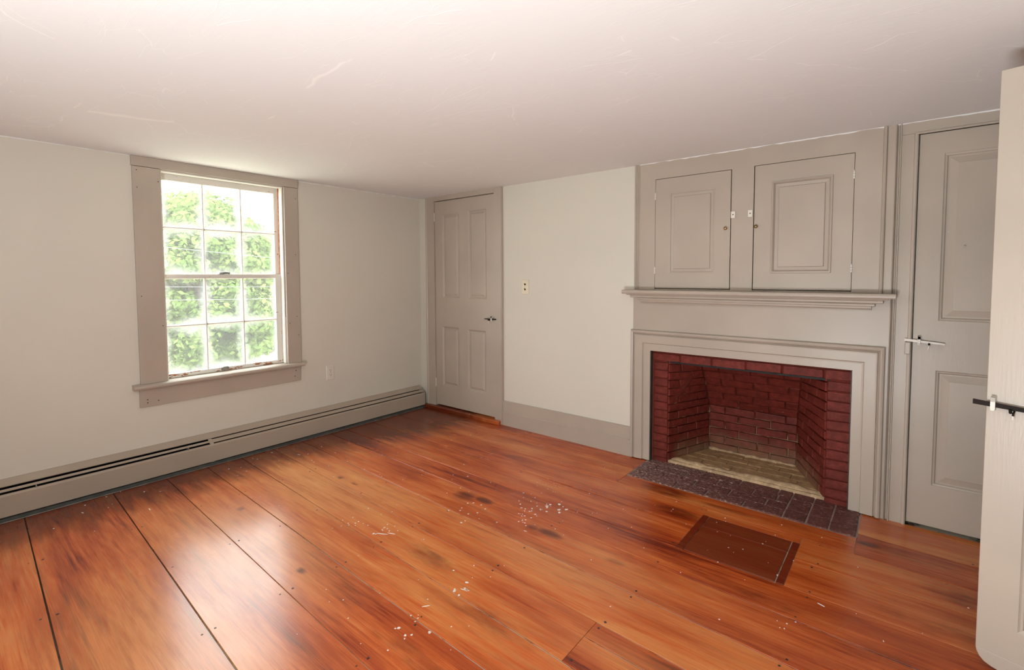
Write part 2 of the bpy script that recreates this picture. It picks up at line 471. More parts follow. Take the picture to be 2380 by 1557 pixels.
tag(obj('ceiling', mb, M['ceiling'], kind='structure'), 'low cracked white plaster ceiling', 'ceiling')
# ragged line of ceiling paint lapping onto the panelling and walls
def ragged(axis, a, b, fixed, seed, hgt=.006):
    rr = random.Random(seed); mb = MB(); n = int((b-a)/.035)
    lo = [H-hgt*rr.uniform(.1, 1.3) for _ in range(n+1)]
    P = [(a+(b-a)*i/n, lo[i]) for i in range(n+1)] + [(b, H+.004), (a, H+.004)]
    return mb.prism(P, axis, fixed[0], fixed[1])
tag(obj('trim_1', ragged(1, 2.345, 4.8, (-.002, .004), 3), M['ceiling'], kind='structure'), 'ragged white paint line above the wooden overmantel', 'trim')
tag(obj('trim_2', ragged(0, -4.2, -2.37, (-.002, .003), 4), M['ceiling'], kind='structure'), 'ragged white paint line left of the window at the ceiling', 'trim')
tag(obj('trim_3', ragged(0, -1.27, -.01, (-.002, .003), 5), M['ceiling'], kind='structure'), 'ragged white paint line right of the window at the ceiling', 'trim')

# ------------------------------------------------------------------ floor
fl = MB(); fl.holes(-.15, XR+1.2, YR-.15, .2, [(2.47, 3.68, -.31, .2)], -.08, -.0035, axis=2)
floor = tag(obj('floor', fl, M['seam'], kind='structure', origin=(0, 0, 0)), 'wide orange varnished pine floorboards with dark worn stains', 'floor')
SE = {'w': (0.006, 0), 'l': (-.075, -.052), 'k': (-.40, -.027), 'j': (-.688, -.011), 'i': (-.955, -.006), 'h': (-1.10, -.024), 'g': (-1.345, -.028),
      'f': (-1.572, -.033), 'e': (-1.80, -.038), 'd': (-2.028, -.027), 'c': (-2.268, -.032), 'b': (-2.544, -.041), 'a': (-2.93, -.043)}
def ys(k, x):
    a, b = SE[k] if isinstance(k, str) else (k, 0); return a+b*x
GAP = .0021
def plank(top, bot, x0, x1, mat='floor', parent=None, name='floor_plank', zt=0.0, shrink=0.0):
    n = 1 if x1-x0 < .6 else 4
    mb = MB(); V = []; Fc = []
    for i in range(n+1):
        x = x0+.001+(x1-x0-.002)*i/n
        w = (R.random()-.5)*.0022
        yt, yb = ys(top, x)-GAP+w-shrink, ys(bot, x)+GAP+w+shrink
        z = zt + (R.random()-.5)*.0008
        V += [(x, yb, z-.02), (x, yb, z-.0012), (x, yb+.0012, z), (x, yt-.0012, z), (x, yt, z-.0012), (x, yt, z-.02)]
    for i in range(n):
        for k in range(6):
            a, b = i*6+k, i*6+(k+1) % 6; Fc.append((a, b, b+6, a+6))
    Fc += [tuple(range(6))[::-1], tuple(range(n*6, n*6+6))]
    mb.add(V, Fc)
    return obj(name, mb, M[mat], parent or floor)
XE = XR+1.1
HX0, HX1 = 2.45, 3.70
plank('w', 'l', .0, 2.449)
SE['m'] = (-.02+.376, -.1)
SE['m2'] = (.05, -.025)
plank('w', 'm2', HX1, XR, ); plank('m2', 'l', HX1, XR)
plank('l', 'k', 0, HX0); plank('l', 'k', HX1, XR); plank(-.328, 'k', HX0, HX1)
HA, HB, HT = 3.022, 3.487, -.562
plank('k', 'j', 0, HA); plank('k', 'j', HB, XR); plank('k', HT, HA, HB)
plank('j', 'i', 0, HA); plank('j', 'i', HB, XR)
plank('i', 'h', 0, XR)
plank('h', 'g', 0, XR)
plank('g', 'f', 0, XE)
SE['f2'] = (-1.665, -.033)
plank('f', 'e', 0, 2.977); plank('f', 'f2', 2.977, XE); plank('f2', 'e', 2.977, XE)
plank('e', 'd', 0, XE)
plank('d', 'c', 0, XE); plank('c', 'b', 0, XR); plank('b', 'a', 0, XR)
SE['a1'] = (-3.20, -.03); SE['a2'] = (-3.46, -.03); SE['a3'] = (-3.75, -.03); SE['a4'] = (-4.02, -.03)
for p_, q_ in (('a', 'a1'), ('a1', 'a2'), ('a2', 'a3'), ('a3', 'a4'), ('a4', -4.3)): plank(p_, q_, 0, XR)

# nails in pairs either side of every joint on each joist line
mb = MB()
for k in 'lkjihgfedcba':
    for jx in (.17, .74, 1.305, 1.875, 2.44, 3.005, 3.57, 4.14):
        for sgn in (-1, 1):
            if R.random() < .12: continue
            x = jx+R.uniform(-.012, .012); y = ys(k, x)+sgn*R.uniform(.02, .027); s_ = R.uniform(.0035, .006)
            if HX0-.02 < x < HX1+.02 and y > -.35: continue
            if HA-.02 < x < HB+.02 and -1.0 < y < -.54: continue
            w = R.uniform(0, 1.5); P = [(x+s_*math.cos(w+i*math.pi/2), y+s_*math.sin(w+i*math.pi/2)) for i in range(4)]
            mb.prism(P, 2, -.002, .0009)
obj('nail_head', mb, M['nail'], floor, kind='stuff')
# dried white paint drips
mb = MB()
def speck(x, y, r, el=1.0, ang=0.0):
    P = []
    for i in range(7):
        a = 2*math.pi*i/7; q = r*R.uniform(.7, 1.2)
        px, py = q*math.cos(a)*el, q*math.sin(a)
        P.append((x+px*math.cos(ang)-py*math.sin(ang), y+px*math.sin(ang)+py*math.cos(ang)))
    mb.prism(P, 2, -.001, .0011)
for (cx, cy, sr, n, r0) in ((2.25, -1.12, .13, 32, .0050), (2.34, -1.00, .06, 9, .0085), (2.02, -1.33, .14, 14, .005), (2.14, -.80, .08, 22, .0022), (1.79, -1.78, .06, 9, .005),
                            (2.45, -1.87, .04, 6, .006), (2.44, -2.13, .06, 8, .006), (1.6, -1.84, .06, 10, .004), (3.2, -.75, .25, 20, .0035), (.16, -2.6, .25, 14, .005), (.2, -1.9, .3, 16, .005),
                            (.35, -1.5, .5, 16, .004), (1.4, -1.3, .8, 34, .003), (2.4, -.8, .6, 30, .003), (3.6, -1.0, .6, 22, .003), (2.2, -2.2, .7, 24, .003)):
    for _ in range(n):
        x, y = R.gauss(cx, sr*.6), R.gauss(cy, sr*.6)
        if .13 < x < 4.5 and y < -.05 and not (HX0 < x < HX1 and y > -.33): speck(x, y, .8*r0*R.uniform(.5, 1.25), R.uniform(1, 1.7), R.uniform(0, 3))
for (x, y, l_, a) in ((1.80, -1.80, .07, .5), (1.84, -1.765, .055, .35), (2.40, -2.02, .035, .9), (2.45, -1.85, .04, .4), (3.63, -1.02, .03, -.3), (2.36, -1.315, .02, .1), (.55, -2.47, .035, 0), (.30, -2.72, .025, .3)):
    speck(x, y, .0026, l_/.0026*.5, a)
obj('paint_drip', mb, M['chip'], floor, kind='stuff')

# hatch let into the boards in front of the hearth
hatch = thing('floor_hatch', 'dark square floor hatch with two battens in front of the brick hearth', 'hatch', (3.25, -.77, 0))
plank(HT, -.685, HA+.034, HB-.034, 'hatch', hatch, 'hatch_board', .001)
plank(-.685, -.972, HA+.034, HB-.034, 'hatch', hatch, 'hatch_board', .001)
for a, b in ((HA, HA+.032), (HB-.032, HB)):
    mb = MB(); mb.box(a+.0015, b, -.974, HT-.002, -.02, .0015); obj('batten', mb, M['hatch_b'], hatch, .001)

# ------------------------------------------------------------------ window on the left wall
win = thing('window_1', 'old twelve-pane sash window in taupe casing looking onto green trees', 'window', (0, -1.81, .6), 'structure')
WY0, WY1, WZ0, WZ1 = -2.214, -1.392, .628, 2.034
def casing_board(y0, y1, z0, z1, th=.021):
    mb = MB(); mb.box(-.004, th, y0, y1, z0, z1); return obj('casing', mb, M['taupe'], win, .002)
casing_board(-2.362, WY0, .625, 2.034); casing_board(WY1, -1.282, .625, 2.034); casing_board(-2.366, -1.278, 2.036, 2.0995, .024)
mb = MB(); mb.prism([(-.10, .627), (-.10, .600), (.038, .592), (.050, .596), (.054, .606), (.050, .618), (.038, .625), (0, .626)], 1, -2.405, -1.264)
obj('stool', mb, M['taupe'], win, smooth=False)
mb = MB(); mb.box(-.004, .018, -2.37, -1.29, .474, .592); obj('apron', mb, M['taupe'], win, .002)
mb = MB()
for (y, z) in ((-2.33, .52), (-2.33, .50), (-2.27, .505), (-1.33, .56), (-1.34, .515), (-2.34, 1.9), (-2.34, 1.2), (-2.23, 1.0), (-1.31, 1.5), (-1.31, 1.0), (-1.30, 1.95), (-1.375, 1.35), (-2.34, 2.01), (-2.225, 1.95), (-1.37, .95), (-1.30, .85)):
    mb.tube([(.018, y, z), (.0222, y, z)], .003, 6)
obj('nail_hole', mb, M['black'], win, kind='stuff')
for y0, y1 in ((-2.232, WY0), (WY1, -1.378)):
    mb = MB(); mb.box(-.15, -.002, y0, y1, .60, 2.05); obj('jamb', mb, M['white'], win)
mb = MB(); mb.box(-.15, -.002, WY0, WY1, WZ1, 2.05); obj('jamb', mb, M['white'], win)
for y0, y1 in ((WY0, WY0+.012), (WY1-.012, WY1)):
    mb = MB(); mb.box(-.045, .002, y0, y1, WZ0, WZ1-.010); obj('sash_stop', mb, M['white'], win, .002)
mb = MB(); mb.box(-.045, .002, WY0, WY1, WZ1-.010, WZ1); obj('sash_stop', mb, M['white'], win, .002)
mb = MB(); mb.box(-.080, -.0455, WY1-.006, WY1+.001, 1.34, WZ1-.004); obj('sash_channel', mb, M['raw_wood'], win, label='bare orange-brown wood in the sash channel')
for j0, j1, jz in ((WY0, WY0+.004, WZ0), (WY1-.002, WY1, 1.0)):
    mb = MB(); mb.box(.002, .004, j0, j1, jz, WZ1-.004); obj('open_joint', mb, M['black'], win, label='dark open joint beside the casing')
def build_sash(name, xc, y0, y1, z0, z1, gy0, gy1, top, bot, worn):
    th = .032
    mb = MB()
    gz0, gz1 = z0+bot, z1-top
    mb.holes(y0, y1, z0+bot, z1, [(gy0, gy1, gz0, gz1)], xc-th/2, xc+th/2, axis=0)
    s_ = obj(name, mb, M['sash'], win, .002)
    mb = MB(); mb.box(xc-th/2, xc+th/2, y0, y1, z0, z0+bot); obj('bottom_rail', mb, M['sash_worn' if worn else 'sash'], s_, .002)
    mw = .019; ny, nz = 3, 2
    pw = (gy1-gy0-(ny-1)*mw)/ny; ph = (gz1-gz0-(nz-1)*mw)/nz
    for i in range(1, ny):
        a = gy0+i*pw+(i-1)*mw
        mb = MB(); mb.prism([(xc+.014, a+.006), (xc+.014, a+mw-.006), (xc, a+mw), (xc-.013, a+mw-.004), (xc-.013, a+.004), (xc, a)], 2, gz0, gz1)
        obj('muntin', mb, M['sash'], s_)
    b = gz0+ph
    for i in range(ny):
        a = gy0+i*(pw+mw)
        mb = MB(); mb.prism([(xc+.014, b+.006), (xc+.014, b+mw-.006), (xc, b+mw), (xc-.013, b+mw-.004), (xc-.013, b+.004), (xc, b)], 1, a, a+pw)
        # prism along y takes (x, z)
        obj('muntin', mb, M['sash'], s_)
        for j in range(nz):
            c = gz0+j*(ph+mw)
            mb = MB(); mb.box(xc-.0045, xc-.0015, a-.001, a+pw+.001, c-.001, c+ph+.001); obj('pane', mb, M['pane'], s_)
    return s_
up_s = build_sash('upper_sash', -.098, WY0+.001, WY1-.0065, 1.309, 2.030, -2.181, -1.428, .045, .036, False)
lo_s = build_sash('lower_sash', -.062, WY0+.001, WY1-.006, WZ0, 1.341, -2.190, -1.446, .028, .028, True)
# sash lock on the meeting rail, lift on the bottom rail
mb = MB(); mb.box(-.076, -.050, -1.86, -1.79, 1.340, 1.344); mb.tube([(-.064, -1.845, 1.348), (-.060, -1.81, 1.355), (-.056, -1.785, 1.352)], [.011, .009, .006], 8); mb.tube([(-.056, -1.782, 1.343), (-.056, -1.782, 1.360)], .008, 8)
obj('sash_lock', mb, M['zinc'], lo_s, smooth=True, label='worn metal sash lock')
mb = MB(); mb.box(-.047, -.042, -1.86, -1.81, .634, .657); mb.tube([(-.042, -1.855, .652), (-.030, -1.848, .660), (-.030, -1.822, .660), (-.042, -1.815, .652)], .005, 6)
obj('sash_lift', mb, M['zinc'], lo_s, label='tarnished metal sash lift')

# ------------------------------------------------------------------ baseboard heater
heat = thing('baseboard_heater', 'long taupe metal baseboard heater along the wall under the window', 'heater', (.05, -2.1, 0))
HY0, HYM, HY1 = -4.28, -1.985, -.035
mb = MB(); mb.prism([(.001, .0), (.010, .0), (.010, .178), (.040, .171), (.044, .174), (.044, .178), (.012, .207), (.001, .207)], 1, HY0, HY1)
obj('back_panel', mb, M['metal_taupe'], heat)
for a, b in ((HY0, HYM-.001), (HYM+.001, HY1-.006)):
    mb = MB(); mb.prism([(.092, .024), (.096, .022), (.096, .135), (.091, .143), (.083, .145), (.083, .142), (.089, .140), (.092, .134)], 1, a, b)
    obj('front_panel', mb, M['metal_taupe'], heat)
mb = MB(); mb.prism([(.050, .1655), (.0505, .1685), (.0845, .1550), (.0840, .1520)], 1, HYM+.012, HY1-.006); obj('damper', mb, M['metal_taupe'], heat, label='closed damper flap')
mb = MB(); mb.prism([(.0595, .162), (.060, .165), (.0725, .1565), (.072, .1535)], 1, HY0, HYM-.002); obj('damper', mb, M['metal_taupe'], heat, label='opened damper flap')
mb = MB(); mb.prism([(.044, .160), (.047, .173), (.090, .148), (.0975, .135), (.0975, .020), (.094, .020), (.094, .130), (.086, .142)], 1, HYM-.010, HYM+.012); obj('splice_plate', mb, M['metal_taupe'], heat)
mb = MB(); mb.prism([(.001, .02), (.097, .02), (.097, .134), (.089, .149), (.044, .176), (.001, .190)], 1, HY1-.006, HY1); obj('end_cap', mb, M['metal_taupe'], heat, .001)
mb = MB(); mb.box(.0115, .0905, HY0, HY1-.01, .03, .137); obj('fin_shade_block', mb, M['black'], heat); obj('slit_shade_sheet', MB().box(.0101, .0117, HY0, HY1-.01, .14, .1765), M['black'], heat)  # black fin block and sheet paint the shade seen through the damper slits
for y in (-3.75, -2.88, -2.13):
    mb = MB(); mb.box(.050, .092, y, y+.004, .12, .155); obj('bracket', mb, M['zinc'], heat)
mb = MB(); mb.prism([(.010, .0), (.124, .0), (.124, .004), (.104, .017), (.010, .020)], 1, HY0, HY1-.02); obj('lip_shade_strip', mb, M['slate'], heat, label='dark grey lip strip under the heater, coloured for the shadow gap')  # dark colour carries the shadow gap along with the back plate's lip
mb = MB(); mb.tube([(.1245, HY0, .0035), (.1245, HY1-.05, .0035)], .0018, 6); obj('lip_strip_edge', mb, M['zinc'], heat, label='pale worn edge of the dark strip')

# ------------------------------------------------------------------ outlets
def outlet(name, label, T, pm, dirty):
    t = thing(name, label, 'outlet', T(0, 0, -.061))
    mb = MB(); mb.rings([[(-.037, 0, -.061), (.037, 0, -.061), (.037, 0, .061), (-.037, 0, .061)], [(-.037, -.003, -.061), (.037, -.003, -.061), (.037, -.003, .061), (-.037, -.003, .061)], [(-.033, -.006, -.057), (.033, -.006, -.057), (.033, -.006, .057), (-.033, -.006, .057)]], True)
    obj('cover_plate', mb, M[pm], t, T=T)
    for zc in (.021, -.021):
        P = [(.017*math.cos(a), max(-.0125, min(.0125, .017*math.sin(a)))+zc) for a in [2*math.pi*i/16 for i in range(16)]]
        mb = MB(); mb.prism(P, 1, -.0085, -.004); r_ = obj('receptacle', mb, M['iron' if dirty and zc > 0 else pm], t, T=T) if False else obj('receptacle', mb, M[pm], t, T=T)
        mb = MB(); mb.box(-.008, -.0055, -.0089, -.006, zc-.001, zc+.008); mb.box(.0055, .008, -.0089, -.006, zc-.0005, zc+.0065); mb.tube([(0, -.0089, zc-.0075), (0, -.006, zc-.0075)], .0028, 8)
        if dirty:
            mb.tube([(.002, -.0089, zc+.002), (.002, -.006, zc+.002)], .0075, 9); mb.tube([(-.004, -.0089, zc+.007), (-.004, -.006, zc+.007)], .004, 7)
        obj('slot', mb, M['black'], r_, T=T)
    mb = MB(); mb.tube([(0, -.0075, 0), (0, -.005, 0)], .003, 8); obj('screw', mb, M['zinc'], t, T=T)
    return t
outlet('wall_outlet', 'white duplex outlet on the window wall right of the window', lambda x, y, z: (-y*1.0, -1.018+x, .4915+z), 'plate_white', False)
outlet('wall_outlet', 'yellowed outlet plate with blackened sockets on the plaster right of the far door', lambda x, y, z: (1.351+x, .008+y, 1.228+z), 'plate_cream', True)

# ------------------------------------------------------------------ doors on the back wall
OV = [(0, 0), (.004, .002), (.010, .008), (.013, .013), (.020, .014), (.036, .005), (.040, .003)]
OV2 = [(0, 0), (.004, .003), (.010, .004), (.013, .010), (.016, .012), (.022, .012), (.050, .004), (.053, .0025)]
def leaf(root, x0, x1, z0, z1, yf, th, pans, prof, T=None, mat='taupe'):
    mb = MB(); mb.holes(x0, x1, z0, z1, [(a, b, c, d) for a, b, c, d in pans], yf, yf+th)
    lf = obj('door_leaf', mb, M[mat], root, .0012, T=T)
    for a, b, c, d in pans:
        mb = panel(a, b, c, d, yf, prof); obj('panel', mb, M[mat], lf, T=T)
        mb2 = MB().box(a-.001, b+.001, yf+th*.55, yf+th*.8, c-.001, d+.001)
        obj('panel_back', mb2, M[mat], lf, T=T)
    return lf
def latch(root, x0, x1, z, yf, mats, T=None, keeper=.0, drop=True, dz=-.006, r=.0055):
    """long iron bar latch: bar, keeper staple, dangling thumb piece"""
    n = 6; y = yf-.014
    mb = MB(); pts = [(x0+(x1-x0)*i/n, y, z+dz*i/n) for i in range(n+1)]
    for i in range(n):
        a, b = pts[i], pts[i+1]; h0, h1 = r*(1.25-.5*i/n), r*(1.25-.5*(i+1)/n)
        mb.rings([[(a[0], y-.004, a[2]-h0), (a[0], y+.004, a[2]-h0), (a[0], y+.004, a[2]+h0), (a[0], y-.004, a[2]+h0)], [(b[0], y-.004, b[2]-h1), (b[0], y+.004, b[2]-h1), (b[0], y+.004, b[2]+h1), (b[0], y-.004, b[2]+h1)]], True)
    lt = obj('latch_bar', mb, M[mats[0]], root, T=T)
    kz = z+dz*(keeper-x0)/(x1-x0)
    mb = MB(); mb.box(keeper-.006, keeper+.006, yf-.026, yf, kz+.010, kz+.026); mb.box(keeper-.006, keeper+.006, yf-.026, yf-.019, kz-.014, kz+.026); mb.box(keeper-.005, keeper+.005, yf-.026, yf, kz-.018, kz-.010)
    obj('keeper', mb, M[mats[1]], root, .001, T=T)
    if drop:
        dx = x0+(x1-x0)*.62; zz = z+dz*.62
        mb = MB(); mb.tube([(dx, yf, zz-.012), (dx, yf-.02, zz-.011), (dx, yf-.022, zz-.004)], .0045, 6)
        obj('thumb_lift', mb, M['iron'], root, T=T)
        mb = MB(); mb.tube([(dx+.001, yf-.016, zz-.012), (dx-.001, yf-.018, zz-.026), (dx-.004, yf-.014, zz-.040)], [.003, .0028, .0022], 6)
        obj('thumb_lift_tail', mb, M[mats[1]], root, T=T)
    return lt
def hinge(root, x, z, y, h=.07, T=None, mat='white'):
    mb = MB()
    for k in range(3):
        mb.tube([(x, y-.003, z-h/2+k*h/3+.001), (x, y-.003, z-h/2+(k+1)*h/3-.001)], .0045, 7)
    mb.tube([(x, y-.003, z+h/2), (x, y-.003, z+h/2+.006)], [.0045, .002], 7)
    return obj('hinge', mb, M[mat], root, T=T)

d1 = thing('door_1', 'narrow closed taupe four-panel door in the far corner', 'door', (.62, .0, 0), 'structure')
mb = MB(); mb.prism([(.106, .008), (.106, -.012), (.112, -.018), (.122, -.018), (.128, -.012), (.224, -.010), (.226, -.006), (.226, .008)], 2, 0, 2.0995); obj('casing', mb, M['taupe'], d1)
mb = MB(); mb.prism([(1.012, .008), (1.012, -.006), (1.014, -.010), (1.082, -.010), (1.090, -.018), (1.100, -.018), (1.106, -.010), (1.106, .008)], 2, 0, 2.0995); obj('casing', mb, M['taupe'], d1)
mb = MB(); mb.box(.226, 1.012, -.010, .008, 2.056, 2.0995); obj('casing', mb, M['taupe'], d1)
leaf(d1, .230, 1.007, .046, 2.050, .003, .030, [(.336, .560, 1.112, 1.922), (.684, .908, 1.112, 1.930), (.322, .548, .242, .830), (.670, .896, .242, .822)], OV)
latch(d1, 1.036, .897, .937, .003, ('iron', 'white'), keeper=.985, dz=-.002, r=.0045)
hinge(d1, .229, 1.90, .000, .08); hinge(d1, .229, .262, .000, .08)
mb = MB(); mb.prism([(-.045, 0.0), (-.045, .026), (-.040, .032), (.05, .036), (.05, 0.0)], 0, .10, 1.09)
tag(obj('trim_4', mb, M['floor'], kind='structure', bevel=.001), 'worn orange wooden threshold under the far corner door', 'threshold')

mb = MB(); mb.prism([(.008, -.03), (-.012, -.03), (-.012, .112), (-.017, .114), (-.017, .120), (-.012, .124), (-.006, .126), (-.006, .216), (.008, .218)], 0, 1.107, 2.328)
tag(obj('baseboard_back', mb, M['taupe'], kind='structure'), 'taupe baseboard with a thin bead below the plaster wall', 'baseboard')

d2 = thing('door_2', 'closed taupe two-panel door right of the fireplace, partly hidden by the open door', 'door', (4.25, 0, 0), 'structure')
mb = MB(); mb.prism([(3.816, .06), (3.816, -.001), (3.868, -.001), (3.870, -.008), (3.880, -.010), (3.885, -.006), (3.886, .06)], 2, -.002, 2.04); obj('casing', mb, M['taupe'], d2)
mb = MB(); mb.box(4.625, 4.80, -.001, .06, 0, 2.04); obj('casing', mb, M['taupe'], d2)
mb = MB(); mb.box(3.816, 4.80, -.001, .06, 2.041, 2.0995); obj('casing', mb, M['taupe'], d2); obj('casing_bead', MB().box(3.87, 4.66, -.010, 0, 2.034, 2.043), M['taupe'], d2)
leaf(d2, 3.890, 4.621, .020, 2.032, .004, .032, [(3.987, 4.525, 1.088, 1.924), (3.985, 4.525, .236, .832)], OV2)
latch(d2, 3.857, 4.014, .983, .002, ('white', 'white'), keeper=3.915, dz=-.012, r=.0055)
mb = MB(); mb.box(3.858, 3.882, -.026, -.008, .908, .972); obj('turn_button', mb, M['taupe'], d2, .004, label='small taupe wooden block under the latch')
mb = MB(); mb.tube([(4.073, .001, 1.46), (4.073, -.012, 1.459)], [.005, .003], 7); obj('coat_peg', mb, M['taupe'], d2)

# ------------------------------------------------------------------ overmantel cupboard
cup = thing('overmantel_cupboard', 'taupe panelled cupboard with two doors above the mantel shelf', 'cupboard', (3.06, 0, 1.22))
c1 = (2.492, 2.989, 1.229, 1.984); c2 = (3.117, 3.621, 1.228, 1.987)
mb = MB(); mb.holes(2.376, 3.742, 1.222, 2.0995, [c1, c2], 0, .022); obj('face_frame', mb, M['taupe'], cup, .001)
mb = MB(); mb.prism([(2.343, .06), (2.343, -.008), (2.350, -.012), (2.356, -.008), (2.359, -.002), (2.363, -.010), (2.368, -.010), (2.371, -.003), (2.376, -.002), (2.376, .06)], 2, 1.222, 2.0995); obj('side_moulding', mb, M['taupe'], cup, label='narrow fluted moulding at the left end')
mb = MB(); mb.prism([(3.742, .06), (3.742, -.002), (3.745, -.010), (3.750, -.014), (3.756, -.012), (3.760, -.002), (3.762, -.006), (3.792, -.006), (3.792, .06)], 2, 1.222, 2.0995); obj('side_moulding', mb, M['taupe'], cup, label='beaded moulding at the right end')
def cup_door(q, pan, prof, hx, kx, kz):
    x0, x1, z0, z1 = q[0]+(.002 if hx < kx else .0048), q[1]-(.0048 if hx < kx else .002), q[2]+.006, q[3]-.003
    mb = MB(); mb.holes(x0, x1, z0, z1, [pan], 0.0005, .020); d = obj('cupboard_door', mb, M['taupe'], cup, .001)
    obj('panel', panel(*pan, 0.0005, prof), M['taupe'], d)
    mb = MB().box(pan[0], pan[1], .012, .018, pan[2], pan[3]); obj('panel_back', mb, M['taupe'], d)
    mb = MB(); mb.tube([(kx, .001, kz), (kx, -.010, kz), (kx, -.014, kz), (kx, -.021, kz), (kx, -.025, kz)], [.0045, .004, .010, .0105, .005], 12); obj('knob', mb, M['brass'], d, smooth=True)
    for z in (1.355, 1.865): hinge(d, hx, z, 0, .042)
cup_door(c1, (2.592, 2.889, 1.337, 1.881), [(0, 0), (.007, .002), (.011, .007), (.028, .010), (.031, .004), (.033, .0035)], c1[0]+.002, 2.960, 1.617)
cup_door(c2, (3.216, 3.524, 1.333, 1.881), [(0, 0), (.002, -.006), (.008, -.007), (.013, -.002), (.016, .005), (.019, .009), (.036, .011), (.039, .003), (.041, .0025)], c2[1]-.002, 3.136, 1.617)
for bx, sg in ((3.002, -1), (3.101, 1)):
    mb = MB(); mb.box(bx-.013, bx+.013, -.010, -.0005, 1.678, 1.722); b_ = obj('turn_button', mb, M['white'], cup, .003, label='small white turn button between the doors')
    mb = MB(); mb.tube([(bx, -.0105, 1.70), (bx, -.012, 1.70)], .0035, 8); obj('screw', mb, M['iron'], b_)

# ------------------------------------------------------------------ mantelpiece
man = thing('mantelpiece', 'taupe wooden mantelpiece with a stepped shelf around the fireplace', 'mantelpiece', (3.05, 0, 0))
mb = MB(); mb.box(2.336, 3.792, 0.0, .055, .925, 1.190); mb.box(3.772, 3.792, -.001, .055, 0, .93); obj('frieze', mb, M['taupe'], man)
PR = [(0, .030), (0, -.016), (.004, -.024), (.012, -.027), (.020, -.024), (.024, -.014), (.029, -.009), (.033, -.018), (.039, -.017), (.088, -.015), (.093, -.006), (.100, -.005), (.141, -.005), (.143, -.003), (.146, .030)]
obj('surround', u_frame(2.325, 3.780, .935, PR, .006), M['taupe'], man)
for xr_ in (2.4705, 3.6325):
    mb = MB(); mb.box(xr_, xr_+.003, -.003, .033, 0, .812); obj('reveal', mb, M['slate'], man, label='dark grey strip lining the fireplace opening')
def bull(p, z0, z1, y0=0.03):
    h = (z1-z0)/2; zc = (z0+z1)/2
    return [(y0, z0)] + [(-p+h*.7-h*.7*math.cos(a), zc+h*math.sin(a)) for a in [math.radians(-90+22.5*i) for i in range(9)]] + [(y0, z1)]
mb = MB(); mb.prism(bull(.100, 1.194, 1.2215, .055), 0, 2.290, 3.817); mb.prism([(.03, 1.186), (-.072, 1.186), (-.076, 1.195), (.03, 1.195)], 0, 2.315, 3.785)
mb.prism(bull(.062, 1.168, 1.187), 0, 2.338, 3.764); mb.prism(bull(.044, 1.150, 1.168), 0, 2.388, 3.729); mb.prism([(.03, 1.131), (-.020, 1.131), (-.024, 1.137), (-.034, 1.140), (-.036, 1.151), (.03, 1.151)], 0, 2.402, 3.714)
obj('mantel_shelf', mb, M['taupe'], man)
mb = MB(); mb.prism([(3.792, .06), (3.792, -.006), (3.796, -.012), (3.799, -.006), (3.803, .008), (3.809, .006), (3.812, -.010), (3.816, -.012), (3.818, -.004), (3.818, .06)], 2, 0, 2.0995)
tag(obj('trim_5', mb, M['taupe'], kind='structure'), 'tall hollow taupe moulding between the mantelpiece and the right door', 'moulding')

# ------------------------------------------------------------------ fireplace
fp = thing('fireplace', 'maroon painted brick fireplace with splayed sides and worn brick hearth', 'fireplace', (3.05, .1, 0))
YB = .035
LF, RF = (2.587, YB), (3.517, YB)
def prof_back(left, z):
    pts = [(0.0, 2.742 if left else 3.312, .458), (.36, 2.739 if left else 3.317, .456), (.67, 2.747 if left else 3.360, .255), (.84, 2.752 if left else 3.384, .145)]
    for (a, x0, y0), (b, x1, y1) in zip(pts, pts[1:]):
        if z <= b or b == .84:
            f = (z-a)/(b-a); return Vector((x0+(x1-x0)*f, y0+(y1-y0)*f, z))
nb = 0
def wall_bricks(A, B, zs, lens, inward, mat, dep=.035, hz=.0062):
    """A(z),B(z) edge curves; bricks laid from A to B in running bond"""
    for ci, (z0, z1) in enumerate(zs):
        a0, b0 = A((z0+z1)/2), B((z0+z1)/2); L = (b0-a0).length
        cuts = [0.0]; x = lens[1] if ci % 2 else lens[0]
        while x < L-.045: cuts.append(x); x += lens[0]*R.uniform(.94, 1.06) if lens[0] > .15 else .2*R.uniform(.94, 1.06)
        cuts.append(L)
        for s0, s1 in zip(cuts, cuts[1:]):
            g = .0034
            f0, f1 = (s0+g)/L, (s1-g)/L
            za, zb = z0+hz/2, z1-hz/2
            P = []
            for (f, z) in ((f0, za), (f1, za), (f1, zb), (f0, zb)):
                p = A(z).lerp(B(z), f); P.append(p + Vector((R.uniform(-.0015, .0015), 0, R.uniform(-.003, .003))))
            n = (P[1]-P[0]).cross(P[3]-P[0]).normalized()
            if n.dot(Vector(inward)) < 0: n = -n
            pr = R.uniform(.001, .0055)
            c = sum(P, Vector())/4
            r0 = [p - n*dep for p in P]; r1 = [p + n*(pr-.0045) for p in P]; r2_ = [p.lerp(c, .0) + (c-p).normalized()*.0045 + n*(pr+R.uniform(-.0008, .0008)) for p in P]
            mb = MB(); mb.rings([r0, r1, r2_]); obj('brick', mb, M[mat], fp, origin=c)
CH = .0567
zs_p = [(.033+i*CH, .033+(i+1)*CH) for i in range(-1, 12)]
zs_p[0] = (-.012, .033)
fix = lambda x, y: (lambda z: Vector((x, y, z)))
wall_bricks(fix(2.480, YB), fix(*LF), zs_p, (.125, .125), (0, -1, 0), 'brick', .025)
wall_bricks(fix(*RF), fix(3.650, YB), zs_p, (.10, .133), (0, -1, 0), 'brick', .025)
zi = [(.022+i*CH, .022+(i+1)*CH) for i in range(13)]
wall_bricks(fix(*LF), lambda z: prof_back(True, z), zi, (.20, .10), (1, -.3, 0), 'brick')
wall_bricks(lambda z: prof_back(False, z), fix(*RF), zi, (.20, .10), (-1, -.3, 0), 'brick')
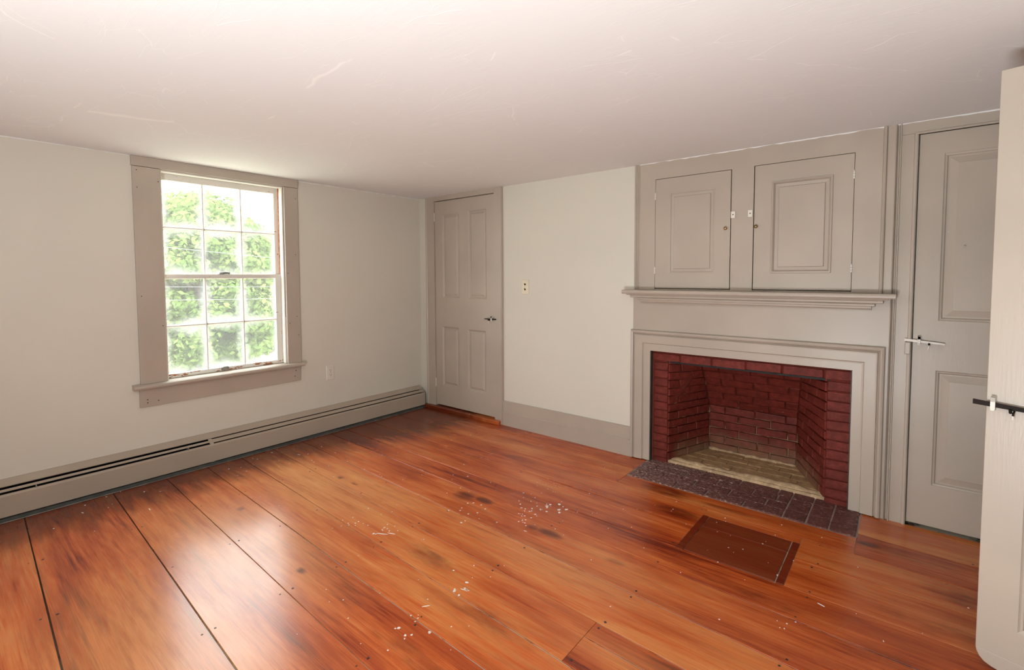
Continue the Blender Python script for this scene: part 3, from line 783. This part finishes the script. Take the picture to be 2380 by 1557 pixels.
wall_bricks(lambda z: prof_back(True, z), lambda z: prof_back(False, z), zi, (.205, .11), (0, -1, 0), 'brick')
wall_bricks(fix(2.462, YB), fix(3.650, YB), [(.722, .779), (.780, .836)], (.205, .10), (0, -1, 0), 'brick', .05, .006)
# mortar skin behind the bricks, smoke chamber, iron bar
mb = MB(); zz = [-.02, .36, .67, .84]
ml = [prof_back(True, max(z, 0)) for z in zz]; mr = [prof_back(False, max(z, 0)) for z in zz]
for p, z in zip(ml+mr, zz+zz): p.z = z
q = .004
qs = .013
V = []
for z, l_, r_ in zip(zz, ml, mr):
    V += [(2.470, YB+q, z), (LF[0]-qs, YB+q, z), (l_.x-qs, l_.y+qs, z), (r_.x+qs, r_.y+qs, z), (RF[0]+qs, YB+q, z), (3.640, YB+q, z)]
Fc = []
for i in range(3):
    for k in range(5):
        Fc.append((i*6+k, i*6+k+1, i*6+k+7, i*6+k+6))
mb.add(V, Fc); obj('mortar', mb, M['mortar'], fp)
mb = MB(); mb.box(2.45, 3.66, YB+.003, YB+.07, .727, .84); obj('lintel_core', mb, M['mortar'], fp)
mb = MB(); mb.box(2.565, 3.54, YB+.006, YB+.050, .712, .724); obj('lintel_bar', mb, M['iron_bar'], fp)
mb = MB(); mb.holes(2.45, 3.66, .838, .90, [], .06, .50); obj('smoke_shelf', mb, M['soot'], fp)
# floor of the firebox
mb = MB(); mb.prism([(2.57, .05), (3.53, .05), (3.33, .475), (2.73, .475)], 2, -.05, .022); obj('firebox_bed', mb, M['mortar_light'], fp)
for ri in range(4):
    y0, y1 = .115+ri*.088, .115+(ri+1)*.088-.007
    xl = lambda y: 2.587+(y-YB)/(.456-YB)*(2.742-2.587)+.006
    xr = lambda y: 3.517-(y-YB)/(.456-YB)*(3.517-3.314)-.006
    x = xl(y0) - (.1 if ri % 2 else .02)
    while x < xr(y0):
        a0, a1, b0, b1 = max(x, xl(y0)), max(x, xl(y1)), min(x+.185, xr(y0)), min(x+.185, xr(y1))
        x += .192
        if b1-a1 < .04: continue
        z = .028+R.uniform(-.002, .002)
        base = [(a0, y0, 0), (b0, y0, 0), (b1, y1, 0), (a1, y1, 0)]
        c = Vector(((a0+b1)/2, (y0+y1)/2, z))
        mb = MB(); mb.rings([[(p[0], p[1], .0) for p in base], [(p[0], p[1], z-.003) for p in base], [(p[0]+(.003 if p[0] < c.x else -.003), p[1]+(.003 if p[1] < c.y else -.003), z) for p in base]])
        obj('brick', mb, M['inner_hearth'], fp, origin=c)
# rough mortar lip in front of the firebox floor and along the foot of the back wall
def rough_strip(P0, P1, w, h, seed, n=22):
    rr = random.Random(seed); P0, P1 = Vector(P0), Vector(P1); d = (P1-P0); nn = Vector((-d.y, d.x, 0)).normalized()
    loops = []
    for i in range(n+1):
        c = P0+d*(i/n)
        w0, w1, hh = w*rr.uniform(.35, .6), w*rr.uniform(.4, .75), h*rr.uniform(.75, 1.2)
        loops.append([tuple(c-nn*w0+Vector((0, 0, -.01))), tuple(c-nn*w0*.8+Vector((0, 0, hh*.55))), tuple(c-nn*w0*.3+Vector((0, 0, hh))), tuple(c+nn*w1*.4+Vector((0, 0, hh*.95))), tuple(c+nn*w1+Vector((0, 0, hh*.3))), tuple(c+nn*w1+Vector((0, 0, -.01)))])
    return MB().rings(loops, True, True)
obj('mortar_lip', rough_strip((2.592, .088, .0), (3.51, .088, .0), .075, .036, 2), M['mortar_light'], fp, smooth=True)
obj('mortar_lip', rough_strip((2.745, .448, .02), (3.312, .448, .02), .03, .022, 5), M['mortar_light'], fp, smooth=True)
# hearth in front
mb = MB(); mb.box(HX0-.004, HX1-.002, -.326, .058, -.05, -.002); obj('hearth_bed', mb, M['hearth_joint'], fp)
def hbrick(x0, x1, y0, y1):
    z = .004+R.uniform(-.001, .0015); g = .0036
    x0 += g; x1 -= g; y0 += g; y1 -= g
    J = lambda: R.uniform(-.0015, .0015)
    base = [(x0+J(), y0+J()), (x1+J(), y0+J()), (x1+J(), y1+J()), (x0+J(), y1+J())]
    c = Vector(((x0+x1)/2, (y0+y1)/2, z))
    mb = MB(); mb.rings([[(*p, -.04) for p in base], [(*p, z-.003) for p in base], [(p[0]+(.003 if p[0] < c.x else -.003), p[1]+(.003 if p[1] < c.y else -.003), z) for p in base]])
    obj('brick', mb, M['hearth'], fp, origin=c)
rows = [(-.040, .056, [2.455, 2.64, 2.86, 3.075, 3.29, 3.365]), (-.135, -.040, [2.455, 2.56, 2.76, 2.96, 3.17, 3.30, 3.365]), (-.232, -.135, [2.455, 2.65, 2.85, 3.06, 3.26, 3.365]), (-.324, -.232, [2.455, 2.55, 2.75, 2.95, 3.15, 3.365])]
rows[3] = (-.324, -.232, [2.455, 2.55, 2.76, 2.95, 3.16, 3.365])
for y0, y1, xs in rows:
    for a, b in zip(xs, xs[1:]): hbrick(a, b, y0, y1)
for a, b in ((3.365, 3.475), (3.475, 3.578), (3.578, 3.696)):
    for y0, y1 in ((-.324, -.205), (-.205, -.045), (-.045, .056)): hbrick(a, b, y0, y1)

# ------------------------------------------------------------------ open door in the foreground
ang = math.radians(-15); ca, sa = math.cos(ang), math.sin(ang)
D0 = Vector((4.074, -1.034, 0))
TD = lambda x, y, z: (D0.x+x*ca-y*sa, D0.y+x*sa+y*ca, z)
d3 = thing('door_3', 'open taupe panelled door with dark iron latch bar at the right edge', 'door', tuple(D0), 'structure')
DW = .765
def outline(r=.055, n=7):
    P = [(r*(1-math.sin(math.pi/2*i/n)) , .012+r*(1-math.cos(math.pi/2*i/n))*.8) for i in range(n, -1, -1)]
    return P
mb = MB(); pans = [(.098, .66, .166, .832), (.098, .66, 1.09, 1.86)]
mb.holes(0, DW, .06, 1.973, pans, 0, .026)
lf = obj('door_leaf', mb, M['taupe'], d3, .002, T=TD)
mb = MB(); mb.prism([(.0, .061), (.003, .046), (.010, .032), (.022, .020), (.040, .013), (.06, .010), (DW, .014), (DW, .061)], 1, 0, .026); obj('bottom_rail', mb, M['taupe'], lf, .002, T=TD, label='rounded worn bottom corner')
for a in pans:
    obj('panel', panel(*a, 0, OV2), M['taupe'], lf, T=TD)
    obj('panel_back', MB().box(a[0]-.001, a[1]+.001, .014, .022, a[2]-.001, a[3]+.001), M['taupe'], lf, T=TD)
latch(d3, -.030, .20, .8985, 0.0, ('iron', 'white'), T=TD, keeper=.019, dz=-.012, r=.0062, drop=False)
mb = MB(); mb.tube([(.060, 0, .879), (.060, -.022, .880), (.060, -.024, .89)], .0045, 6); mb.tube([(.066, 0, .885), (.066, -.020, .878), (.066, -.021, .87)], .003, 6); obj('thumb_lift', mb, M['iron'], d3, T=TD)
mb = MB(); mb.tube([(.062, -.014, .884), (.0655, -.016, .872), (.0655, -.015, .857)], [.003, .0032, .0026], 6); obj('thumb_lift_tail', mb, M['white'], d3, T=TD)
for z in (.35, 1.65): hinge(d3, DW+.004, z, .0, .09, T=TD, mat='iron')

# ------------------------------------------------------------------ outdoors
mb = MB(); mb.box(-60, -.4, -40, 40, -3.3, -3.2)
tag(obj('yard', mb, M['grass'], kind='structure'), 'yard below the window, made pale to bounce light onto the ceiling', 'yard')
def foliage(seed, clumps, spread, per, leafsize, mat, parent, name='foliage'):
    g = np.random.default_rng(seed)
    C = np.repeat(np.array(clumps), per, axis=0)
    n = len(C)
    v = g.normal(size=(n, 3)); v /= np.linalg.norm(v, axis=1)[:, None]
    rad = spread*g.random(n)**.5
    P = C + v*rad[:, None]*np.array([1, 1, .55])
    nrm = v + g.normal(size=(n, 3))*.7 + np.array([0, 0, .6]); nrm /= np.linalg.norm(nrm, axis=1)[:, None]
    a = np.cross(nrm, g.normal(size=(n, 3))); a /= np.linalg.norm(a, axis=1)[:, None]
    b = np.cross(nrm, a)
    s_ = (leafsize*(.6+.8*g.random(n)))[:, None]
    Q = np.stack([P-a*s_, P+b*s_*.55, P+a*s_, P-b*s_*.55], axis=1).reshape(-1, 3)
    org = np.array(ORG[parent.name])
    me = bpy.data.meshes.new(name)
    me.vertices.add(4*n); me.vertices.foreach_set('co', (Q-org).astype(np.float32).ravel())
    me.loops.add(4*n); me.loops.foreach_set('vertex_index', np.arange(4*n, dtype=np.int32))
    me.polygons.add(n); me.polygons.foreach_set('loop_start', np.arange(0, 4*n, 4, dtype=np.int32)); me.polygons.foreach_set('loop_total', np.full(n, 4, dtype=np.int32))
    me.update(); me.validate(); me.materials.append(M[mat])
    o = bpy.data.objects.new(name, me); COL.objects.link(o); o.parent = parent; o['kind'] = 'stuff'
    ORG[o.name] = Vector(org)
    return o
def tree(name, label, base, cen, rad, ncl, seed, mat, per=250, leafsize=.095, spread=.75):
    t = thing(name, label, 'tree', base)
    g = np.random.default_rng(seed)
    v = g.normal(size=(ncl, 3)); v /= np.linalg.norm(v, axis=1)[:, None]
    rr = .55+.45*g.random(ncl)**.5
    cl = np.array(cen)+v*rr[:, None]*np.array(rad)
    foliage(seed+1, cl, spread, per, leafsize, mat, t)
    b, c = Vector(base), Vector(cen)
    mb = MB(); mb.tube([b, b.lerp(c, .5)+Vector((.1, .15, 0)), c+Vector((0, 0, rad[2]*.3))], [.32, .24, .08], 10)
    obj('trunk', mb, M['bark'], t, smooth=True)
    mb = MB()
    for k in range(9):
        e = Vector(cl[k*3 % ncl]); s0 = b.lerp(c, .45+.06*k)
        mb.tube([s0, s0.lerp(e, .5)+Vector((0, 0, .3)), e], [.12, .07, .02], 6)
    obj('branch', mb, M['bark'], t, smooth=True, kind='stuff')
tree('leafy_tree', 'tall leafy green tree filling the middle of the window', (-17, 3.6, -3.2), (-17, 3.4, .9), (3.2, 2.9, 3.4), 330, 21, 'leaf')
tree('leafy_tree', 'rounded green tree behind, at the right side of the window view', (-27, 10.6, -3.2), (-27, 10.6, .2), (3.2, 3.2, 3.9), 240, 33, 'leaf2')
tree('leafy_tree', 'hazy green tree behind, at the left edge of the window view', (-28, 3.6, -3.2), (-28, 3.4, 1.9), (3.2, 3.0, 4.6), 240, 45, 'leaf')
tree('bushy_shrub', 'bushy green shrub low in front of the trees outside the window', (-11, 2.4, -3.2), (-11, 2.4, -2.2), (1.3, 2.4, .9), 120, 57, 'leaf2', 130, .10, .45)
for i, (z0, z1, lab) in enumerate(((2.0, 1.81, 'uppermost'), (1.11, 1.06, 'middle'), (.81, .75, 'lowest'))):
    pts = [(-9, -6+14*k/16, z0+(z1-z0)*((-6+14*k/16)-.25)/2.46 + .05*((k-8)/8)**2) for k in range(17)]
    tag(obj('utility_cable', MB().tube(pts, .0042, 6), M['wire_white'], smooth=True), '%s of three pale utility cables crossing outside the window' % lab, 'cable', group='cables outside the window')
